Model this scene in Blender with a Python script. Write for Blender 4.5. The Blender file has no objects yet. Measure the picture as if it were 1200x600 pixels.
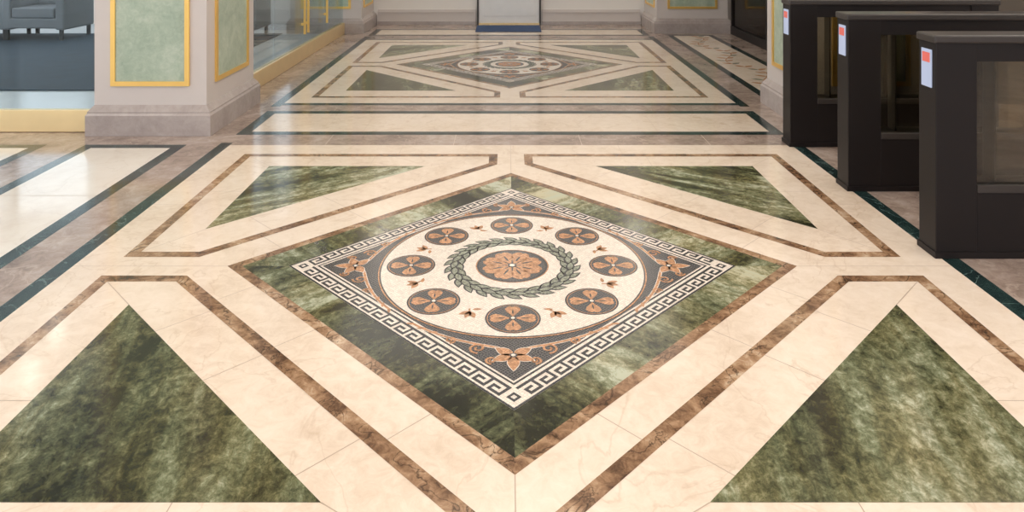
import bpy, bmesh, math, random
from mathutils import Vector, Matrix
random.seed(4)
S = bpy.context.scene
S.view_settings.view_transform = 'Standard'
S.view_settings.look = 'None'
pi = math.pi
# ------------------------------------------------------------------ materials
def newmat(name):
    m = bpy.data.materials.new(name); m.use_nodes = True
    nt = m.node_tree; b = nt.nodes['Principled BSDF']
    return m, nt, b
def plain(name, col, rough=.5, metal=0, emit=None, es=0, var=.06, scale=8, ior=1.5):
    m, nt, b = newmat(name)
    tc = nt.nodes.new('ShaderNodeTexCoord'); n = nt.nodes.new('ShaderNodeTexNoise')
    n.inputs['Scale'].default_value = scale; n.inputs['Detail'].default_value = 4
    nt.links.new(tc.outputs['Object'], n.inputs['Vector'])
    mx = nt.nodes.new('ShaderNodeMix'); mx.data_type = 'RGBA'
    nt.links.new(n.outputs['Fac'], mx.inputs['Factor'])
    mx.inputs['A'].default_value = (*[c*(1-var) for c in col], 1)
    mx.inputs['B'].default_value = (*[min(1, c*(1+var)) for c in col], 1)
    nt.links.new(mx.outputs['Result'], b.inputs['Base Color'])
    b.inputs['Roughness'].default_value = rough; b.inputs['Metallic'].default_value = metal; b.inputs['IOR'].default_value = ior
    if emit:
        b.inputs['Emission Color'].default_value = (*emit, 1); b.inputs['Emission Strength'].default_value = es
    return m
def ramp(nt, stops):
    r = nt.nodes.new('ShaderNodeValToRGB'); e = r.color_ramp.elements
    while len(e) < len(stops): e.new(.5)
    for i, (p, c) in enumerate(stops):
        e[i].position = p; e[i].color = (*c, 1)
    return r
def math_n(nt, op, a, b):
    n = nt.nodes.new('ShaderNodeMath'); n.operation = op
    for i, v in enumerate((a, b)):
        if hasattr(v, 'links'): nt.links.new(v, n.inputs[i])
        else: n.inputs[i].default_value = v
    return n.outputs[0]
def marble(name, stops, rot=0, stretch=(1, 1, 1), s1=2., s2=20., w=.55, rough=.12, vein=None, vs=3., vt=.02, off=(0, 0, 0), dist=1.0, det2=10, ior=1.5, gain=1.0, d1=5, st2=None, tint=None):
    m, nt, b = newmat(name)
    tc = nt.nodes.new('ShaderNodeTexCoord')
    mp0 = nt.nodes.new('ShaderNodeMapping'); mp0.inputs['Rotation'].default_value = (0, 0, rot); mp0.inputs['Location'].default_value = off
    nt.links.new(tc.outputs['Object'], mp0.inputs['Vector'])
    mp = nt.nodes.new('ShaderNodeMapping'); mp.inputs['Scale'].default_value = stretch
    nt.links.new(mp0.outputs[0], mp.inputs['Vector'])
    n1 = nt.nodes.new('ShaderNodeTexNoise'); n1.inputs['Scale'].default_value = s1; n1.inputs['Detail'].default_value = d1; n1.inputs['Distortion'].default_value = dist
    n2 = nt.nodes.new('ShaderNodeTexNoise'); n2.inputs['Scale'].default_value = s2; n2.inputs['Detail'].default_value = det2; n2.inputs['Roughness'].default_value = .75; n2.inputs['Distortion'].default_value = .7
    nt.links.new(mp.outputs[0], n1.inputs['Vector'])
    if st2:
        mp2 = nt.nodes.new('ShaderNodeMapping'); mp2.inputs['Scale'].default_value = st2; nt.links.new(mp0.outputs[0], mp2.inputs['Vector']); nt.links.new(mp2.outputs[0], n2.inputs['Vector'])
    else: nt.links.new(mp0.outputs[0], n2.inputs['Vector'])
    v = math_n(nt, 'ADD', math_n(nt, 'MULTIPLY', n1.outputs['Fac'], w), math_n(nt, 'MULTIPLY', n2.outputs['Fac'], 1-w))
    v = math_n(nt, 'ADD', math_n(nt, 'MULTIPLY', math_n(nt, 'SUBTRACT', v, .5), gain), .5)
    r = ramp(nt, stops); nt.links.new(v, r.inputs['Fac'])
    out = r.outputs['Color']
    if vein:
        n3 = nt.nodes.new('ShaderNodeTexNoise'); n3.inputs['Scale'].default_value = vs; n3.inputs['Detail'].default_value = 8; n3.inputs['Distortion'].default_value = 1.0
        nt.links.new(mp.outputs[0], n3.inputs['Vector'])
        a = math_n(nt, 'ABSOLUTE', math_n(nt, 'SUBTRACT', n3.outputs['Fac'], .5), 0)
        rr = ramp(nt, [(0, (1, 1, 1)), (vt, (0, 0, 0))]); nt.links.new(a, rr.inputs['Fac'])
        mx = nt.nodes.new('ShaderNodeMix'); mx.data_type = 'RGBA'
        f = math_n(nt, 'MULTIPLY', rr.outputs['Color'], vein[1])
        nt.links.new(f, mx.inputs['Factor']); nt.links.new(out, mx.inputs['A']); mx.inputs['B'].default_value = (*vein[0], 1)
        out = mx.outputs['Result']
    nt.links.new(out, b.inputs['Base Color'])
    b.inputs['Roughness'].default_value = rough; b.inputs['IOR'].default_value = ior
    return m
def verde(name, rot, off, bias=0., wide=1.7, kc=.9):
    """banded green marble: broad bands + fine parallel streaks + crystalline speckle"""
    m, nt, b = newmat(name)
    tc = nt.nodes.new('ShaderNodeTexCoord')
    mp0 = nt.nodes.new('ShaderNodeMapping'); mp0.inputs['Rotation'].default_value = (0, 0, rot); mp0.inputs['Location'].default_value = off
    nt.links.new(tc.outputs['Object'], mp0.inputs['Vector'])
    def N(st, sc, det, ro, di):
        mp = nt.nodes.new('ShaderNodeMapping'); mp.inputs['Scale'].default_value = (*st, 1); nt.links.new(mp0.outputs[0], mp.inputs['Vector'])
        n = nt.nodes.new('ShaderNodeTexNoise'); n.inputs['Scale'].default_value = sc; n.inputs['Detail'].default_value = det; n.inputs['Roughness'].default_value = ro; n.inputs['Distortion'].default_value = di
        nt.links.new(mp.outputs[0], n.inputs['Vector']); return n.outputs['Fac']
    a = N((1, .14), wide, 2, .5, .25)
    c = N((1, .16), 9, 5, .62, .5)
    d = N((1, .75), 34, 12, .8, .4)
    e_ = N((1, .6), 7, 6, .65, 1.2)
    v = math_n(nt, 'ADD', math_n(nt, 'MULTIPLY', math_n(nt, 'SUBTRACT', a, .5), 2.0), .5+bias)
    for s, k in ((c, kc), (d, 1.5), (e_, .8)):
        v = math_n(nt, 'ADD', v, math_n(nt, 'MULTIPLY', math_n(nt, 'SUBTRACT', s, .5), k))
    r = ramp(nt, [(.06, (.011, .013, .010)), (.27, (.028, .031, .018)), (.43, (.072, .076, .040)), (.57, (.140, .143, .078)), (.73, (.26, .26, .165)), (.92, (.52, .51, .40))])
    nt.links.new(v, r.inputs['Fac'])
    r4 = ramp(nt, [(.40, (1.0, .92, .76)), (.60, (.90, .96, .92))]); nt.links.new(c, r4.inputs['Fac'])
    mt = nt.nodes.new('ShaderNodeMix'); mt.data_type = 'RGBA'; mt.blend_type = 'MULTIPLY'; mt.inputs['Factor'].default_value = 1
    nt.links.new(r.outputs['Color'], mt.inputs['A']); nt.links.new(r4.outputs['Color'], mt.inputs['B'])
    nt.links.new(mt.outputs['Result'], b.inputs['Base Color']); b.inputs['Roughness'].default_value = .14; b.inputs['IOR'].default_value = 1.45
    return m
def tess(name, col, grout, var=.35, scale=92., rough=.26, thr=.05):
    m, nt, b = newmat(name)
    tc = nt.nodes.new('ShaderNodeTexCoord')
    mp = nt.nodes.new('ShaderNodeMapping'); mp.inputs['Rotation'].default_value = (0, 0, pi/4); nt.links.new(tc.outputs['Object'], mp.inputs['Vector'])
    v = nt.nodes.new('ShaderNodeTexVoronoi'); v.voronoi_dimensions = '2D'; v.inputs['Scale'].default_value = scale; v.inputs['Randomness'].default_value = .45
    d = nt.nodes.new('ShaderNodeTexVoronoi'); d.voronoi_dimensions = '2D'; d.feature = 'DISTANCE_TO_EDGE'; d.inputs['Scale'].default_value = scale; d.inputs['Randomness'].default_value = .45
    nt.links.new(mp.outputs[0], v.inputs['Vector']); nt.links.new(mp.outputs[0], d.inputs['Vector'])
    sep = nt.nodes.new('ShaderNodeSeparateColor'); nt.links.new(v.outputs['Color'], sep.inputs[0])
    mx = nt.nodes.new('ShaderNodeMix'); mx.data_type = 'RGBA'; nt.links.new(sep.outputs[0], mx.inputs['Factor'])
    mx.inputs['A'].default_value = (*[c*(1-var) for c in col], 1); mx.inputs['B'].default_value = (*[min(1, c*(1+var)) for c in col], 1)
    g = math_n(nt, 'LESS_THAN', d.outputs['Distance'], thr)
    m2 = nt.nodes.new('ShaderNodeMix'); m2.data_type = 'RGBA'; nt.links.new(g, m2.inputs['Factor']); nt.links.new(mx.outputs['Result'], m2.inputs['A']); m2.inputs['B'].default_value = (*grout, 1)
    nt.links.new(m2.outputs['Result'], b.inputs['Base Color']); b.inputs['Roughness'].default_value = rough
    return m
def glassmat(name, tint, refl=.45, rough=.02):
    m, nt, b = newmat(name); nt.nodes.remove(b)
    t = nt.nodes.new('ShaderNodeBsdfTransparent'); t.inputs[0].default_value = (*tint, 1)
    g = nt.nodes.new('ShaderNodeBsdfGlossy'); g.inputs['Roughness'].default_value = rough
    fr = nt.nodes.new('ShaderNodeFresnel'); fr.inputs['IOR'].default_value = 1.45
    mix = nt.nodes.new('ShaderNodeMixShader'); nt.links.new(math_n(nt, 'MULTIPLY', fr.outputs[0], refl), mix.inputs[0])
    nt.links.new(t.outputs[0], mix.inputs[1]); nt.links.new(g.outputs[0], mix.inputs[2])
    nt.links.new(mix.outputs[0], nt.nodes['Material Output'].inputs['Surface'])
    return m

CREAM = marble('cream_marble', [(.28, (.66, .53, .41)), (.5, (.78, .66, .54)), (.72, (.85, .74, .63))], s1=1.6, s2=16, w=.45, vein=((.50, .35, .23), .30), vs=1.8, vt=.008, rough=.13, gain=1.5)
CREAM2 = marble('cream_marble_side', [(.3, (.70, .62, .54)), (.5, (.80, .74, .66)), (.7, (.86, .81, .74))], s1=1.3, s2=9, w=.5, vein=((.5, .4, .3), .2), vs=2.2, vt=.012, rough=.09)
TAUPE = marble('taupe_marble', [(.3, (.22, .16, .13)), (.5, (.37, .285, .24)), (.7, (.52, .435, .38))], s1=2.5, s2=14, w=.5, vein=((.6, .5, .42), .4), vs=3, vt=.012, rough=.13, gain=1.4)
DARK = marble('dark_green_marble', [(.35, (.005, .013, .014)), (.55, (.013, .033, .032)), (.75, (.06, .11, .10))], s1=3, s2=20, w=.4, vein=((.2, .28, .26), .5), vs=6, vt=.012, rough=.14, gain=1.3)
BROWN = marble('brown_marble', [(.16, (.035, .018, .010)), (.35, (.15, .080, .042)), (.50, (.28, .162, .090)), (.64, (.41, .26, .155)), (.82, (.62, .48, .34))], s1=5, s2=26, w=.5, vein=((.030, .016, .008), .85), vs=7, vt=.016, rough=.14, gain=2.1)
GA = verde('green_marble_1', .95, (3.4, 1.6, 0), .06, 2.6, 1.6); GB = verde('green_marble_2', -1.0, (7.3, 2.9, 0), .06, 2.6, 1.6)
GC = verde('green_marble_3', -.22, (1.3, 5, 0), -.02); GD = verde('green_marble_4', .18, (9.6, 3.5, 0), 0)
GE = verde('green_marble_5', .8, (4, 8, 0), .10, 2.4, 1.2); GF = verde('green_marble_6', -.75, (14, 8, 0), .10, 2.4, 1.2)
JOINT = plain('marble_joint', (.42, .32, .24), .4)
TW = tess('tessera_ivory', (.78, .70, .61), (.46, .39, .33), .10, thr=.045)
TD = tess('tessera_black', (.012, .015, .023), (.27, .245, .22), .8, thr=.052)
TO = tess('tessera_orange', (.50, .255, .125), (.26, .14, .08), .26, thr=.045)
TG = tess('tessera_green', (.25, .265, .20), (.10, .11, .09), .35)
TK = tess('tessera_charcoal', (.024, .027, .034), (.09, .085, .08), .5)
WALLP = plain('wall_paint', (.80, .76, .73), .6, var=.02)
PILL = plain('pillar_stone', (.61, .555, .53), .45, var=.03)
BASEM = marble('grey_stone_base', [(.3, (.31, .262, .245)), (.5, (.41, .355, .335)), (.7, (.50, .44, .415))], s1=3, s2=16, w=.5, rough=.25)
SCAG = marble('green_scagliola', [(.3, (.26, .34, .26)), (.5, (.41, .49, .39)), (.7, (.58, .63, .53))], s1=4, s2=24, w=.5, rough=.3)
GOLD = plain('gold_leaf', (.85, .55, .16), .35, .6)
BRASS = plain('brushed_brass', (.85, .66, .36), .35, .6)
BRONZE = plain('dark_bronze', (.011, .008, .008), .45, 0, ior=1.35)
BRONZ2 = plain('bronze_top', (.040, .033, .030), .4, .1)
GLASS = glassmat('clear_glass', (.88, .93, .94)); SMOKE = glassmat('smoked_glass', (.88, .86, .80), 1.4); DGL = glassmat('dark_glass', (.36, .33, .30))
CARPET = plain('blue_carpet', (.016, .040, .066), .8, var=.4, scale=6)
PALE = plain('pale_tile', (.66, .68, .70), .2)
GREY = plain('grey_fabric', (.25, .26, .28), .8); CEIL = plain('ceiling_plaster', (.84, .82, .79), .8, var=.01)
DOORM = plain('steel_door', (.80, .79, .79), .5, 0); MAT = plain('blue_mat', (.03, .06, .14), .9, var=.3, scale=60)
BLK = plain('black_rubber', (.02, .02, .02), .5)
LAMP = plain('downlight_lens', (1, 1, 1), .5, emit=(1, .9, .76), es=14)
FILL = plain('added_fill_glow', (1, 1, 1), .5, emit=(1, .93, .85), es=3.9)  # glow for the added fill panels, not a known fixture
FILL_SOFT = plain('added_fill_glow_soft', (1, 1, 1), .5, emit=(1, .93, .84), es=1.45)  # dimmer fill glow, added to brighten the far hall
SCR = plain('screen_blue', (.2, .25, .4), .2, emit=(.50, .54, .64), es=.6); SCRR = plain('screen_red', (.5, .1, .1), .2, emit=(.75, .18, .12), es=.4)
DARKR = plain('dark_interior', (.08, .065, .05), .6)
# ------------------------------------------------------------------ helpers
def link(o, parent=None):
    S.collection.objects.link(o)
    if parent: o.parent = parent
    return o
def empty(name, loc=(0, 0, 0)):
    e = bpy.data.objects.new(name, None); e.location = loc; e.empty_display_size = .1
    return link(e)
def polys(name, items, mats, parent=None, loc=(0, 0, 0)):
    vs = []; fs = []; mi = []
    for pts, z, k in items:
        a = sum(pts[i][0]*pts[(i+1) % len(pts)][1]-pts[(i+1) % len(pts)][0]*pts[i][1] for i in range(len(pts)))
        if a < 0: pts = pts[::-1]
        b = len(vs); vs += [(p[0], p[1], z) for p in pts]; fs.append(list(range(b, b+len(pts)))); mi.append(k)
    me = bpy.data.meshes.new(name); me.from_pydata(vs, [], fs)
    for m in mats: me.materials.append(m)
    for p, k in zip(me.polygons, mi): p.material_index = k
    o = bpy.data.objects.new(name, me); o.location = loc
    return link(o, parent)
def boxes(name, L, parent=None, bev=0):
    bm = bmesh.new(); mats = []
    for x0, x1, y0, y1, z0, z1, mat in L:
        if mat not in mats: mats.append(mat)
        r = bmesh.ops.create_cube(bm, size=1)
        vs = r['verts']
        for v in vs:
            v.co = Vector(((x0+x1)/2+v.co.x*(x1-x0), (y0+y1)/2+v.co.y*(y1-y0), (z0+z1)/2+v.co.z*(z1-z0)))
        fs = set(f for v in vs for f in v.link_faces)
        for f in fs: f.material_index = mats.index(mat)
        if bev:
            es = list(set(e for v in vs for e in v.link_edges)); bmesh.ops.bevel(bm, geom=es, offset=bev, segments=2, affect='EDGES', profile=.5)
    me = bpy.data.meshes.new(name); bm.to_mesh(me); bm.free()
    for m in mats: me.materials.append(m)
    return link(bpy.data.objects.new(name, me), parent)
def box(name, x0, x1, y0, y1, z0, z1, mat, parent=None, bev=0):
    return boxes(name, [(x0, x1, y0, y1, z0, z1, mat)], parent, bev)
def rect(x0, x1, y0, y1): return [(x0, y0), (x1, y0), (x1, y1), (x0, y1)]
def frame(x0, x1, y0, y1, w, z, k):
    return [(rect(x0, x1, y0, y0+w), z, k), (rect(x0, x1, y1-w, y1), z, k), (rect(x0, x0+w, y0+w, y1-w), z, k), (rect(x1-w, x1, y0+w, y1-w), z, k)]
def seg(p, q, w):
    d = Vector((q[0]-p[0], q[1]-p[1])); d.normalize(); n = Vector((-d.y, d.x))*w/2
    return [(p[0]+n.x, p[1]+n.y), (p[0]-n.x, p[1]-n.y), (q[0]-n.x, q[1]-n.y), (q[0]+n.x, q[1]+n.y)]
# ------------------------------------------------------------------ floor
YC = 3.317; YC2 = 8.33
floor = box('floor', -8, 6, -4, 12.1, -.1, 0, TAUPE)
Z1, Z2, Z3 = .0006, .0012, .0018
A = 1.274
def panel(name, yc):
    it = []; M = [CREAM, BROWN, GA, GB, GC, GD, GE, JOINT, DARK, GF]
    it.append((rect(-1.965, 1.965, -1.873, 1.873), Z1, 0))
    for sx in (-1, 1):
        x0, x1 = sorted((sx*1.965, sx*2.045))
        it.append((rect(x0, x1, -2.0, 1.93 if yc == YC else 2.2), Z1, 8))
    if yc != YC: 
        it.append((rect(-1.965, 1.965, -1.95, -1.873), Z1, 8)); it.append((rect(-1.965, 1.965, 1.873, 1.95), Z1, 8))
    w = .055; q = 0
    for sy in (1, -1):
        for sx in (-1, 1):
            Sm = 1.53 if sy > 0 else 1.507; Xm = 1.787; Ym = 1.665; xn = .088; yn = .092
            def ring(Sm, Xm, Ym, xn, yn): return [(sx*a, sy*b) for a, b in [(xn, Ym), (Xm, Ym), (Xm, yn), (Sm-yn, yn), (xn, Sm-xn)]]
            o = ring(Sm, Xm, Ym, xn, yn); i = ring(Sm+w*1.414, Xm-w, Ym-w, xn+w, yn+w)
            for k in range(5):
                it.append(([o[k], o[(k+1) % 5], i[(k+1) % 5], i[k]], Z2, 1))
            Sg = 1.95 if sy > 0 else 1.882; Yg = 1.41 if sy > 0 else 1.372; Xg = 1.54
            it.append(([(sx*Xg, sy*Yg), (sx*(Sg-Yg), sy*Yg), (sx*Xg, sy*(Sg-Xg))], Z2, 2+q)); q += 1
            def J(p, r): it.append((seg((sx*p[0], sy*p[1]), (sx*r[0], sy*r[1]), .0035), Z1+.0002, 7))
            for t in (-.42, .12, .5):
                a0 = (A/2+t*.9, A/2-t*.9); J(a0, (a0[0]+(Sm-A)/2, a0[1]+(Sm-A)/2))
                b0 = ((Sm+.078)/2+t*.8, (Sm+.078)/2-t*.8); J(b0, (b0[0]+(Sg-Sm-.078)/2, b0[1]+(Sg-Sm-.078)/2))
            J((.9, Yg), (.9, Ym-w)); J((Xg, .95), (Xm-w, .95)); J((Xg, Yg), (Xm-w, Ym-w))
            J((Xg, Sg-Xg), (Xm-w, (yn+w))); J((Sg-Yg, Yg), (xn+w, Ym-w))
            J((Xm, .75), (1.965, .75)); J((Xm, 1.5), (1.965, 1.5)); J((.75, Ym), (.75, 1.873)); J((1.5, Ym), (1.5, 1.873))
    it.append((seg((0, A), (0, 1.873), .0035), Z1+.0002, 7)); it.append((seg((0, -A), (0, -1.873), .0035), Z1+.0002, 7))
    it.append((seg((A, 0), (1.965, 0), .0035), Z1+.0002, 7)); it.append((seg((-A, 0), (-1.965, 0), .0035), Z1+.0002, 7))
    dm = lambda a: [(a, 0), (0, a), (-a, 0), (0, -a)]
    o, i = dm(A), dm(A-.066)
    for k in range(4): it.append(([o[k], o[(k+1) % 4], i[(k+1) % 4], i[k]], Z2, 1))
    o, i = dm(A-.066), dm(1.0)
    for k in range(4): it.append(([o[k], o[(k+1) % 4], i[(k+1) % 4], i[k]], Z2, [6, 9, 6, 9][k]))
    return polys(name, it, M, floor, (0, yc, 0))
panel('inlay_panel_near', YC); panel('inlay_panel_far', YC2)
it = []
for y0, y1 in ((5.454, 6.17), (.47, 1.18), (10.62, 11.3)):
    it.append((rect(-1.93, 1.93, y0+.085, y1-.085), Z1, 0)); it += frame(-2.02, 2.02, y0, y1, .085, Z1+.0001, 1)
    for x in (-1.1, 0, 1.1): it.append((seg((x, y0+.085), (x, y1-.085), .0035), Z2, 2))
it.append((rect(-2.9, -2.35, 0, 5.12), Z1, 3)); it += frame(-2.98, -2.27, 0, 5.2, .08, Z1+.0001, 1)
it.append((rect(-7.9, -3.33, 0, 5.12), Z1, 3)); it += frame(-7.98, -3.25, 0, 5.2, .08, Z1+.0001, 1)
it.append((rect(2.35, 2.85, 6.5, 10.6), Z1, 0)); it += frame(2.27, 2.93, 6.42, 10.68, .08, Z1+.0001, 1)
for y in (1.2, 2.4, 3.3, 4.2): it.append((seg((-2.9, y), (-2.35, y), .004), Z2, 2)); it.append((seg((-7.9, y), (-3.33, y), .004), Z2, 2))
for x in (-4.2, -5.4, -6.6): it.append((seg((x, 0.1), (x, 5.12), .004), Z2, 2))
for y in (.9, 1.9, 2.9, 3.9, 4.9):
    for s in (-1, 1): it.append((seg((s*2.045, y), (s*2.27, y), .004), Z1, 2))
for x in (-1.3, -.4, .5, 1.4): it.append((seg((x, 5.19), (x, 5.454), .004), Z1, 2))
P = [(2.6+.11*math.sin(y*5), y) for y in [6.55+i*.06 for i in range(67)]]
for a, b in zip(P, P[1:]): it.append((seg(a, b, .012), Z2, 4))
def lens(cx, cy, ang, L, W, n=7, base=False):
    pts = []
    for i in range(n+1):
        t = i/n; pts.append((t*L, W/2*math.sin(pi*t**.85)))
    for i in range(n-1, 0, -1):
        t = i/n; pts.append((t*L, -W/2*math.sin(pi*t**.85)))
    c, s = math.cos(ang), math.sin(ang)
    return [(cx+x*c-y*s, cy+x*s+y*c) for x, y in pts]
for i, (x, y) in enumerate(P[::3]):
    for s in (-1, 1): it.append((lens(x, y, s*.9+(pi/2), .13, .06), Z2+.0002, 4 if (i+s) % 3 else 5))
polys('inlay_bands', it, [CREAM, DARK, JOINT, CREAM2, TO, TG], floor)
polys('pale_floor', [(rect(-7.95, -2.47, 5.6, 12.0), Z1, 0)], [PALE], floor)
box('carpet', -7.9, -3.3, 6.95, 10.78, .001, .012, CARPET)
# ------------------------------------------------------------------ mosaic
def circ(cx, cy, r, n=48): return [(cx+r*math.cos(2*pi*i/n), cy+r*math.sin(2*pi*i/n)) for i in range(n)]
W_, D_, O_, G_, K_ = 0, 1, 2, 3, 4
def mosaic():
    it = []; r2 = math.sqrt(.5)
    def R(u, v): return ((u-v)*r2, (u+v)*r2)
    def add(pts, z, k): it.append((pts, z, k))
    z = .0004; dz = .00025
    add([R(*p) for p in rect(-.707, .707, -.707, .707)], z, W_)
    for a, b in ((.6985, .707), (.608, .6165)):
        for p, _, _ in frame(-b, b, -b, b, b-a, 0, 0): add([R(*q) for q in p], z+dz, K_)
    t = .0122; per = 6*t; n = 17; st = -n*per/2
    bmp = ["111110", "100010", "101110", "100000", "111111"]
    for side in range(4):
        c, s = [(1, 0), (0, 1), (-1, 0), (0, -1)][side]
        def Q(u, v): return R(u*c-v*s, u*s+v*c)
        for k in range(n):
            for ri, row in enumerate(bmp):
                v0 = .6905-(ri+1)*t
                ci = 0
                while ci < 6:
                    if row[ci] == '1':
                        cj = ci
                        while cj < 6 and row[cj] == '1': cj += 1
                        u0 = st+k*per+ci*t; u1 = st+k*per+cj*t
                        add([Q(*p) for p in rect(u0, u1, v0, v0+t)], z+dz, K_); ci = cj
                    else: ci += 1
        add([Q(*p) for p in rect(.642, .678, .642, .678)], z+dz, K_); add([Q(*p) for p in rect(.652, .668, .652, .668)], z+2*dz, W_)
    add([R(*p) for p in rect(-.600, .600, -.600, .600)], z+dz, D_)
    z += 2*dz
    def ribbon(P, w, z, k):
        for a, b in zip(P, P[1:]): it.append((seg(a, b, w), z, k))
    for q in range(4):
        ph = q*pi/2
        def C(r, th): return (r*math.cos(ph+th), r*math.sin(ph+th))
        for s in (-1, 1):
            arc = [C(.665-.045*(i/16)**.5, s*math.radians(3+i*2.2)) for i in range(17)]
            ribbon(arc, .016, z, W_); ribbon(arc, .011, z+dz, O_)
            for th, rr, sc, dr in ((11, .668, .032, 1), (21, .645, .022, -1), (6, .735, .022, 1)):
                cx, cy = C(rr, s*math.radians(th))
                sp = [(cx+sc*(1-i/26)*math.cos(ph+s*dr*(i*.42)), cy+sc*(1-i/26)*math.sin(ph+s*dr*(i*.42))) for i in range(22)]
                ribbon(sp, .009, z+2*dz, O_)
            for th in (27, 32, 37):
                cx, cy = C(.615, s*math.radians(th)); it.append((lens(cx, cy, ph+s*math.radians(th+60), .04, .014), z+dz, O_))
        fx, fy = C(.70, 0)
        for a in (-2.2, -1.15, 0, 1.15, 2.2):
            it.append((lens(fx, fy, ph+a, .085 if a else .098, .047), z+2*dz, W_))
            it.append((lens(fx, fy, ph+a, .08 if a else .093, .043), z+3*dz, O_))
        it.append((circ(fx, fy, .014, 16), z+4*dz, D_)); it.append((circ(fx, fy, .008, 12), z+5*dz, W_))
    z += 3*dz
    add(circ(0, 0, .592, 96), z, O_); add(circ(0, 0, .586, 96), z+dz, K_); add(circ(0, 0, .580, 96), z+2*dz, W_)
    z += 3*dz
    def flower(cx, cy, r, n, a0, z, pw):
        for i in range(n):
            a = a0+2*pi*i/n
            pts = []
            for sx, sy in ((.08, 0), (.30, pw*.35), (.55, pw*.85), (.76, pw*1.0), (.92, pw*.7), (.98, pw*.3), (.92, 0), (.98, -pw*.3), (.92, -pw*.7), (.76, -pw*1.0), (.55, -pw*.85), (.30, -pw*.35)):
                x, y = sx*r, sy*r; pts.append((cx+x*math.cos(a)-y*math.sin(a), cy+x*math.sin(a)+y*math.cos(a)))
            it.append((pts, z, O_))
            it.append((lens(cx+.3*r*math.cos(a), cy+.3*r*math.sin(a), a, .42*r, .07*r), z+dz, K_))
        it.append((circ(cx, cy, r*.14, 16), z+2*dz, K_)); it.append((circ(cx, cy, r*.09, 12), z+3*dz, W_))
    for i in range(8):
        a = i*pi/4; cx, cy = .452*math.cos(a), .452*math.sin(a)
        add(circ(cx, cy, .108, 40), z, K_); add(circ(cx, cy, .101, 40), z+dz, O_ ); add(circ(cx, cy, .098, 40), z+2*dz, D_)
        flower(cx, cy, .092, 4, (0 if i % 2 == 0 else pi/4)+(a if i % 2 else 0), z+3*dz, .34)
        a += pi/8; cx, cy = .447*math.cos(a), .447*math.sin(a)
        dd = -1 if i % 2 else 1
        for b in (-.75, 0, .75): add(lens(cx-.012*math.cos(a), cy-.012*math.sin(a), a+b, .052, .026), z+dz, O_)
        it.append((seg((cx, cy), (cx-.035*math.cos(a+.4), cy-.035*math.sin(a+.4)), .008), z+dz, O_))
        it.append((lens(cx-.03*math.cos(a), cy-.03*math.sin(a), a+pi+dd*1.1, .04, .016), z+dz, O_))
    add_n = 26
    for i in range(add_n):
        a = 2*pi*i/add_n
        for rr, off, da in ((.262, .42, 0), (.250, -.48, .12), (.256, 0.0, .06)):
            x, y = rr*math.cos(a+da), rr*math.sin(a+da); an = a+da+pi/2-off
            it.append((lens(x-.004*math.cos(an), y-.004*math.sin(an), an, .090, .040), z+(dz if off else 3*dz), K_))
            it.append((lens(x+.006*math.cos(an), y+.006*math.sin(an), an, .072, .025), z+(2*dz if off else 4*dz), G_))
    add(circ(0, 0, .163, 64), z, O_); add(circ(0, 0, .158, 64), z+dz, K_); add(circ(0, 0, .149, 64), z+2*dz, D_)
    flower(0, 0, .140, 8, pi/8, z+3*dz, .30)
    return it
mz = polys('mosaic_floor_medallion', mosaic(), [TW, TD, TO, TG, TK], None, (0, YC, .0012))
m2 = bpy.data.objects.new('mosaic_floor_medallion.001', mz.data); m2.location = (0, YC2, .0012); link(m2)
# ------------------------------------------------------------------ pillars
ZH = 3.4
def pillar(x0, x1, y0, y1):
    e = empty('pillar', ((x0+x1)/2, (y0+y1)/2, 0)); hx, hy = (x1-x0)/2, (y1-y0)/2
    prof = [(.045, .001), (.045, .15), (.035, .165), (.035, .175), (.012, .205), (.0, .22), (0, ZH)]
    vs = []; fs = []
    for o, z in prof:
        vs += [(-hx-o, -hy-o, z), (hx+o, -hy-o, z), (hx+o, hy+o, z), (-hx-o, hy+o, z)]
    for k in range(len(prof)-1):
        for j in range(4):
            fs.append((4*k+j, 4*k+(j+1) % 4, 4*k+4+(j+1) % 4, 4*k+4+j))
    fs.append((0, 3, 2, 1)); n = len(vs); fs.append((n-4, n-3, n-2, n-1))
    me = bpy.data.meshes.new('shaft'); me.from_pydata(vs, [], fs); me.materials.append(PILL); me.materials.append(BASEM)
    for i, p in enumerate(me.polygons): p.material_index = 1 if i < 20 else 0
    link(bpy.data.objects.new('shaft', me), e)
    L = []; zb, zt, fw, d = .36, 2.9, .034, .016
    for sgn in (-1, 1):
        m = hx*.70; yf = sorted((sgn*hy, sgn*(hy+d))); yi = sorted((sgn*hy, sgn*(hy+.006)))
        L += [(-m, m, *yf, zb, zb+fw, GOLD), (-m, m, *yf, zt-fw, zt, GOLD), (-m, -m+fw, *yf, zb+fw, zt-fw, GOLD), (m-fw, m, *yf, zb+fw, zt-fw, GOLD), (-m+fw, m-fw, *yi, zb+fw, zt-fw, SCAG)]
        m = hy*.70; yf = sorted((sgn*hx, sgn*(hx+d))); yi = sorted((sgn*hx, sgn*(hx+.006)))
        L += [(*yf, -m, m, zb, zb+fw, GOLD), (*yf, -m, m, zt-fw, zt, GOLD), (*yf, -m, -m+fw, zb+fw, zt-fw, GOLD), (*yf, m-fw, m, zb+fw, zt-fw, GOLD), (*yi, -m+fw, m-fw, zb+fw, zt-fw, SCAG)]
    boxes('gilded_panels', L, e)
pillar(-3.06, -2.235, 5.455, 6.46)
pillar(2.24, 3.06, 5.455, 6.46)
pillar(-3.2, -2.16, 10.85, 11.84)
pillar(2.16, 3.2, 10.85, 11.84)
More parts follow.
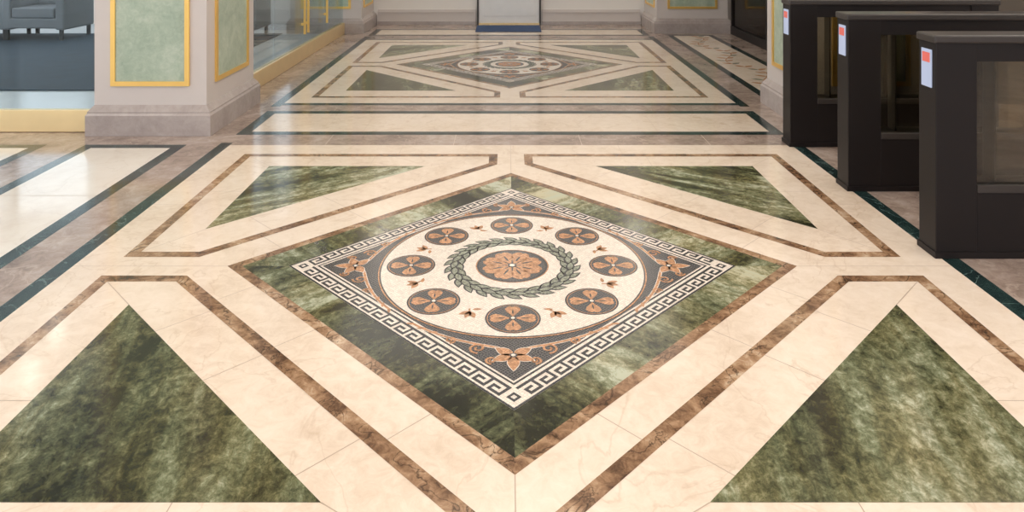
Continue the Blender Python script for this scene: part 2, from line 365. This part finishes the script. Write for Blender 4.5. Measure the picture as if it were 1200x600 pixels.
# ------------------------------------------------------------------ room shell
box('wall_back', -2.45, 6, 11.9, 12.1, 0, ZH, WALLP)
def basebd(name, x0, x1, y):
    boxes(name, [(x0, x1, y-.03, y-.001, 0.001, .19, PILL), (x0, x1, y-.04, y-.001, .19, .215, PILL), (x0, x1, y-.02, y-.001, .215, .24, PILL), (x0, x1, y-.012, y-.001, .50, .53, PILL), (x0, x1, y-.045, y-.001, .001, .05, BASEM)])
basebd('baseboard_back', -2.1, -.53, 11.9); basebd('baseboard_right', .53, 2.1, 11.9)
e = empty('door_1', (0, 11.88, 0))
boxes('door_leaf', [(-.48, .48, -.04, .0, .03, 2.2, DOORM), (-.40, .40, -.045, -.04, .14, 1.0, DOORM)], e, .002)
boxes('door_frame', [(-.51, -.485, -.06, .015, .002, 2.28, BRONZ2), (.485, .51, -.06, .015, .002, 2.28, BRONZ2), (-.51, .51, -.06, .015, 2.205, 2.28, BRONZ2), (-.485, .485, -.05, .0, .002, .028, BRASS)], e)
box('doormat', -.50, .48, 10.98, 11.68, .0015, .014, MAT, None, .003)
box('wall_right', 6, 6.2, -4, 12.1, 0, ZH, WALLP)
boxes('wall_left', [(-8.2, -8, -4, 12.1, 0, .25, WALLP), (-8.2, -8, -4, 12.1, 3.1, ZH, WALLP)]+[(-8.2, -8, y, y+.25, .25, 3.1, WALLP) for y in (-4, -1, 2, 5.3, 8.6, 11.85)])
boxes('wall_front', [(-8.2, 6.2, -4.2, -4, 0, .3, WALLP), (-8.2, 6.2, -4.2, -4, 3.1, ZH, WALLP)]+[(x, x+.35, -4.2, -4, .3, 3.1, WALLP) for x in (-8.2, -5, -2.2, 1.9, 5.85)])
boxes('wall_side_room', [(-8.2, -2.45, 11.95, 12.1, 0, .85, WALLP), (-8.2, -2.45, 11.95, 12.1, 3.1, ZH, WALLP)]+[(x, x+.2, 11.95, 12.1, .85, 3.1, WALLP) for x in (-8.2, -6.8, -5.4, -4.0, -2.7)])
boxes('ceiling', [(-8.2, 6.2, -4.2, 12.1, ZH, ZH+.1, CEIL)])
# lights
for x, y, mt in [(0, -1.5, FILL), (0, 1.6, FILL), (0, 4.9, FILL), (-5.3, 2.5, FILL), (4.4, 2.0, FILL), (4.4, 4.9, FILL), (-1.1, 9.2, FILL_SOFT), (1.1, 9.2, FILL_SOFT)]:
    e = empty('added_light_panel', (x, y, ZH))  # invented panel, added overhead as soft fill light
    boxes('panel_body', [(-1.0, 1.0, -1.1, 1.1, -.03, -.002, mt)], e)
    boxes('panel_trim', [(-1.05, -1.0, -1.15, 1.15, -.05, -.002, GOLD), (1.0, 1.05, -1.15, 1.15, -.05, -.002, GOLD), (-1.0, 1.0, -1.15, -1.1, -.05, -.002, GOLD), (-1.0, 1.0, 1.1, 1.15, -.05, -.002, GOLD)], e)
def disc(name, r, z0, z1, mat, parent, n=24):
    bm = bmesh.new(); bmesh.ops.create_cone(bm, cap_ends=True, segments=n, radius1=r, radius2=r, depth=z1-z0, matrix=Matrix.Translation((0, 0, (z0+z1)/2)))
    me = bpy.data.meshes.new(name); bm.to_mesh(me); bm.free(); me.materials.append(mat); link(bpy.data.objects.new(name, me), parent)
DL = [(.12, 7.75, 0), (3.75, 11.3, 8), (3.9, 9.0, 8), (-1.9, 11.2, 10), (1.9, 11.2, 10), (0, 11.2, 10),  # the row by the back wall is added to brighten the far hall
      (-5.3, 8.2, 2), (-5.0, 7.6, 0), (-5.6, 7.7, 0), (-4.9, 8.6, 0), (-5.5, 9.0, 2), (-5.1, 7.1, 0), (-5.7, 8.4, 0)]
for x, y, p in DL:
    e = empty('downlight', (x, y, ZH)); disc('lens', .05, -.015, -.004, LAMP, e); disc('rim', .08, -.01, -.002, GOLD, e)
    if p:
        l = bpy.data.lights.new('downlight_lamp', 'AREA'); l.shape = 'DISK'; l.size = .16; l.energy = p; l.color = (1, .93, .84)
        lo = bpy.data.objects.new('lamp', l); lo.location = (0, 0, -.02); link(lo, e)
# ------------------------------------------------------------------ glass partitions
e = empty('glass_storefront', (0, 0, 0))
boxes('brass_base', [(-7.98, -3.12, 5.52, 5.58, .002, .165, BRASS)], e, .004)
boxes('panes', [(x0, x1, 5.545, 5.557, .165, 3.1, GLASS) for x0, x1 in ((-7.98, -6.42), (-6.4, -4.82), (-4.8, -3.12))], e)
boxes('head_rail', [(-7.98, -3.12, 5.52, 5.58, 3.1, 3.39, BRASS)], e)
e = empty('glass_partition', (-2.42, 0, 0))
boxes('brass_base', [(-.03, .03, 6.53, 10.78, .002, .165, BRASS)], e, .004)
boxes('panes', [(-.006, .006, a, b, .165, 3.1, GLASS) for a, b in ((6.53, 7.6), (7.62, 8.68), (8.70, 9.74), (9.76, 10.78))], e)
boxes('head_rail', [(-.03, .03, 6.53, 10.78, 3.1, 3.39, BRASS)], e)
boxes('door_handles', [(.03, .055, y, y+.03, .3, 1.9, GOLD) for y in (8.60, 8.75, 9.66)]+[(-.0, .035, y, y+.03, zz, zz+.03, GOLD) for y in (8.60, 8.75, 9.66) for zz in (.4, 1.6)], e, .003)
e = empty('dark_glass_storefront', (3.25, 0, 0))
boxes('bronze_base', [(-.03, .03, 6.53, 10.78, .002, .12, BRONZE)], e)
boxes('mullions', [(-.025, .025, y, y+.04, .12, 3.1, BRONZE) for y in (6.53, 7.9, 9.3, 10.74)]+[(-.025, .025, 6.53, 10.78, 3.1, 3.39, BRONZE)], e)
boxes('panes', [(-.005, .005, a, a+1.34, .12, 3.1, DGL) for a in (6.57, 7.94, 9.36)], e)
boxes('wall_dark_shop', [(4.6, 4.7, 6.5, 11.85, 0, ZH-.01, DARKR), (3.3, 5.98, 6.42, 6.5, 0, ZH-.01, DARKR)])
# ------------------------------------------------------------------ lounge chairs
def chair(x, y, rot):
    e = empty('lounge_armchair', (x, y, .013 if y < 10.9 else .001)); e.rotation_euler = (0, 0, rot)
    boxes('seat', [(-.36, .36, -.34, .30, .16, .30, GREY), (-.30, .30, -.34, .24, .30, .44, GREY)], e, .02)
    boxes('back', [(-.36, .36, .22, .38, .16, .80, GREY)], e, .03)
    boxes('arms', [(-.44, -.31, -.34, .34, .14, .62, GREY), (.31, .44, -.34, .34, .14, .62, GREY)], e, .025)
    boxes('legs', [(sx*.38-.02, sx*.38+.02, sy*.30-.02, sy*.30+.02, 0, .16, BLK) for sx in (-1, 1) for sy in (-1, 1)], e)
chair(-7.3, 10.4, .1); chair(-6.45, 10.4, -.05); chair(-3.85, 10.3, 0)
# ------------------------------------------------------------------ turnstiles
def turnstile(y):
    e = empty('turnstile', (1.94, y, 0)); T = .14; L = 1.45
    boxes('cabinet', [(0, .19, 0, T, .002, .99, BRONZE), (L-.19, L, 0, T, .002, .99, BRONZE), (.19, L-.19, .004, T-.004, .002, .30, BRONZE)], e, .004)
    boxes('top_slab', [(-.010, L+.010, -.010, T+.010, .985, 1.022, BRONZ2)], e, .008)
    boxes('upper_rail', [(.19, L-.19, .01, T-.01, .90, .985, BRONZE)], e)
    boxes('sill', [(.19, L-.19, -.004, T+.004, .30, .335, BRONZ2)], e, .003)
    boxes('side_glass', [(.19, L-.19, .02, .026, .335, .90, SMOKE), (.19, L-.19, T-.026, T-.02, .335, .90, SMOKE)], e)
    boxes('gate_post', [(L/2-.03, L/2+.03, .05, .09, .335, .90, BRONZE), (.285, .293, .028, T-.028, .34, .90, BRONZ2)], e)
    boxes('glass_wing', [(L/2-.006, L/2+.006, T+.01, T+.30, .28, .92, SMOKE), (L/2-.012, L/2+.012, T, T+.02, .34, .88, BRONZ2)], e)
    boxes('display', [(-.005, 0, .03, T-.03, .775, .95, SCR), (-.007, -.005, .04, T-.04, .89, .935, SCRR)], e)
    boxes('foot_plinth', [(-.006, L+.006, -.006, T+.006, .002, .03, BRONZE)], e)
for y in (3.395, 4.27, 5.145): turnstile(y)
# ------------------------------------------------------------------ world + camera
w = bpy.data.worlds.new('World'); S.world = w; w.use_nodes = True
bg = w.node_tree.nodes['Background']
bg.inputs['Color'].default_value = (.88, .93, 1, 1); bg.inputs['Strength'].default_value = 2.15
cam = bpy.data.cameras.new('camera'); co = bpy.data.objects.new('camera', cam); link(co)
co.location = (-.02, 0, 1.5); co.rotation_euler = (pi/2, 0, 0)
cam.sensor_width = 36; cam.sensor_fit = 'HORIZONTAL'; cam.lens = 869/1200*36
cam.shift_x = 5/1200; cam.shift_y = -381/1200; cam.clip_start = .05
S.camera = co
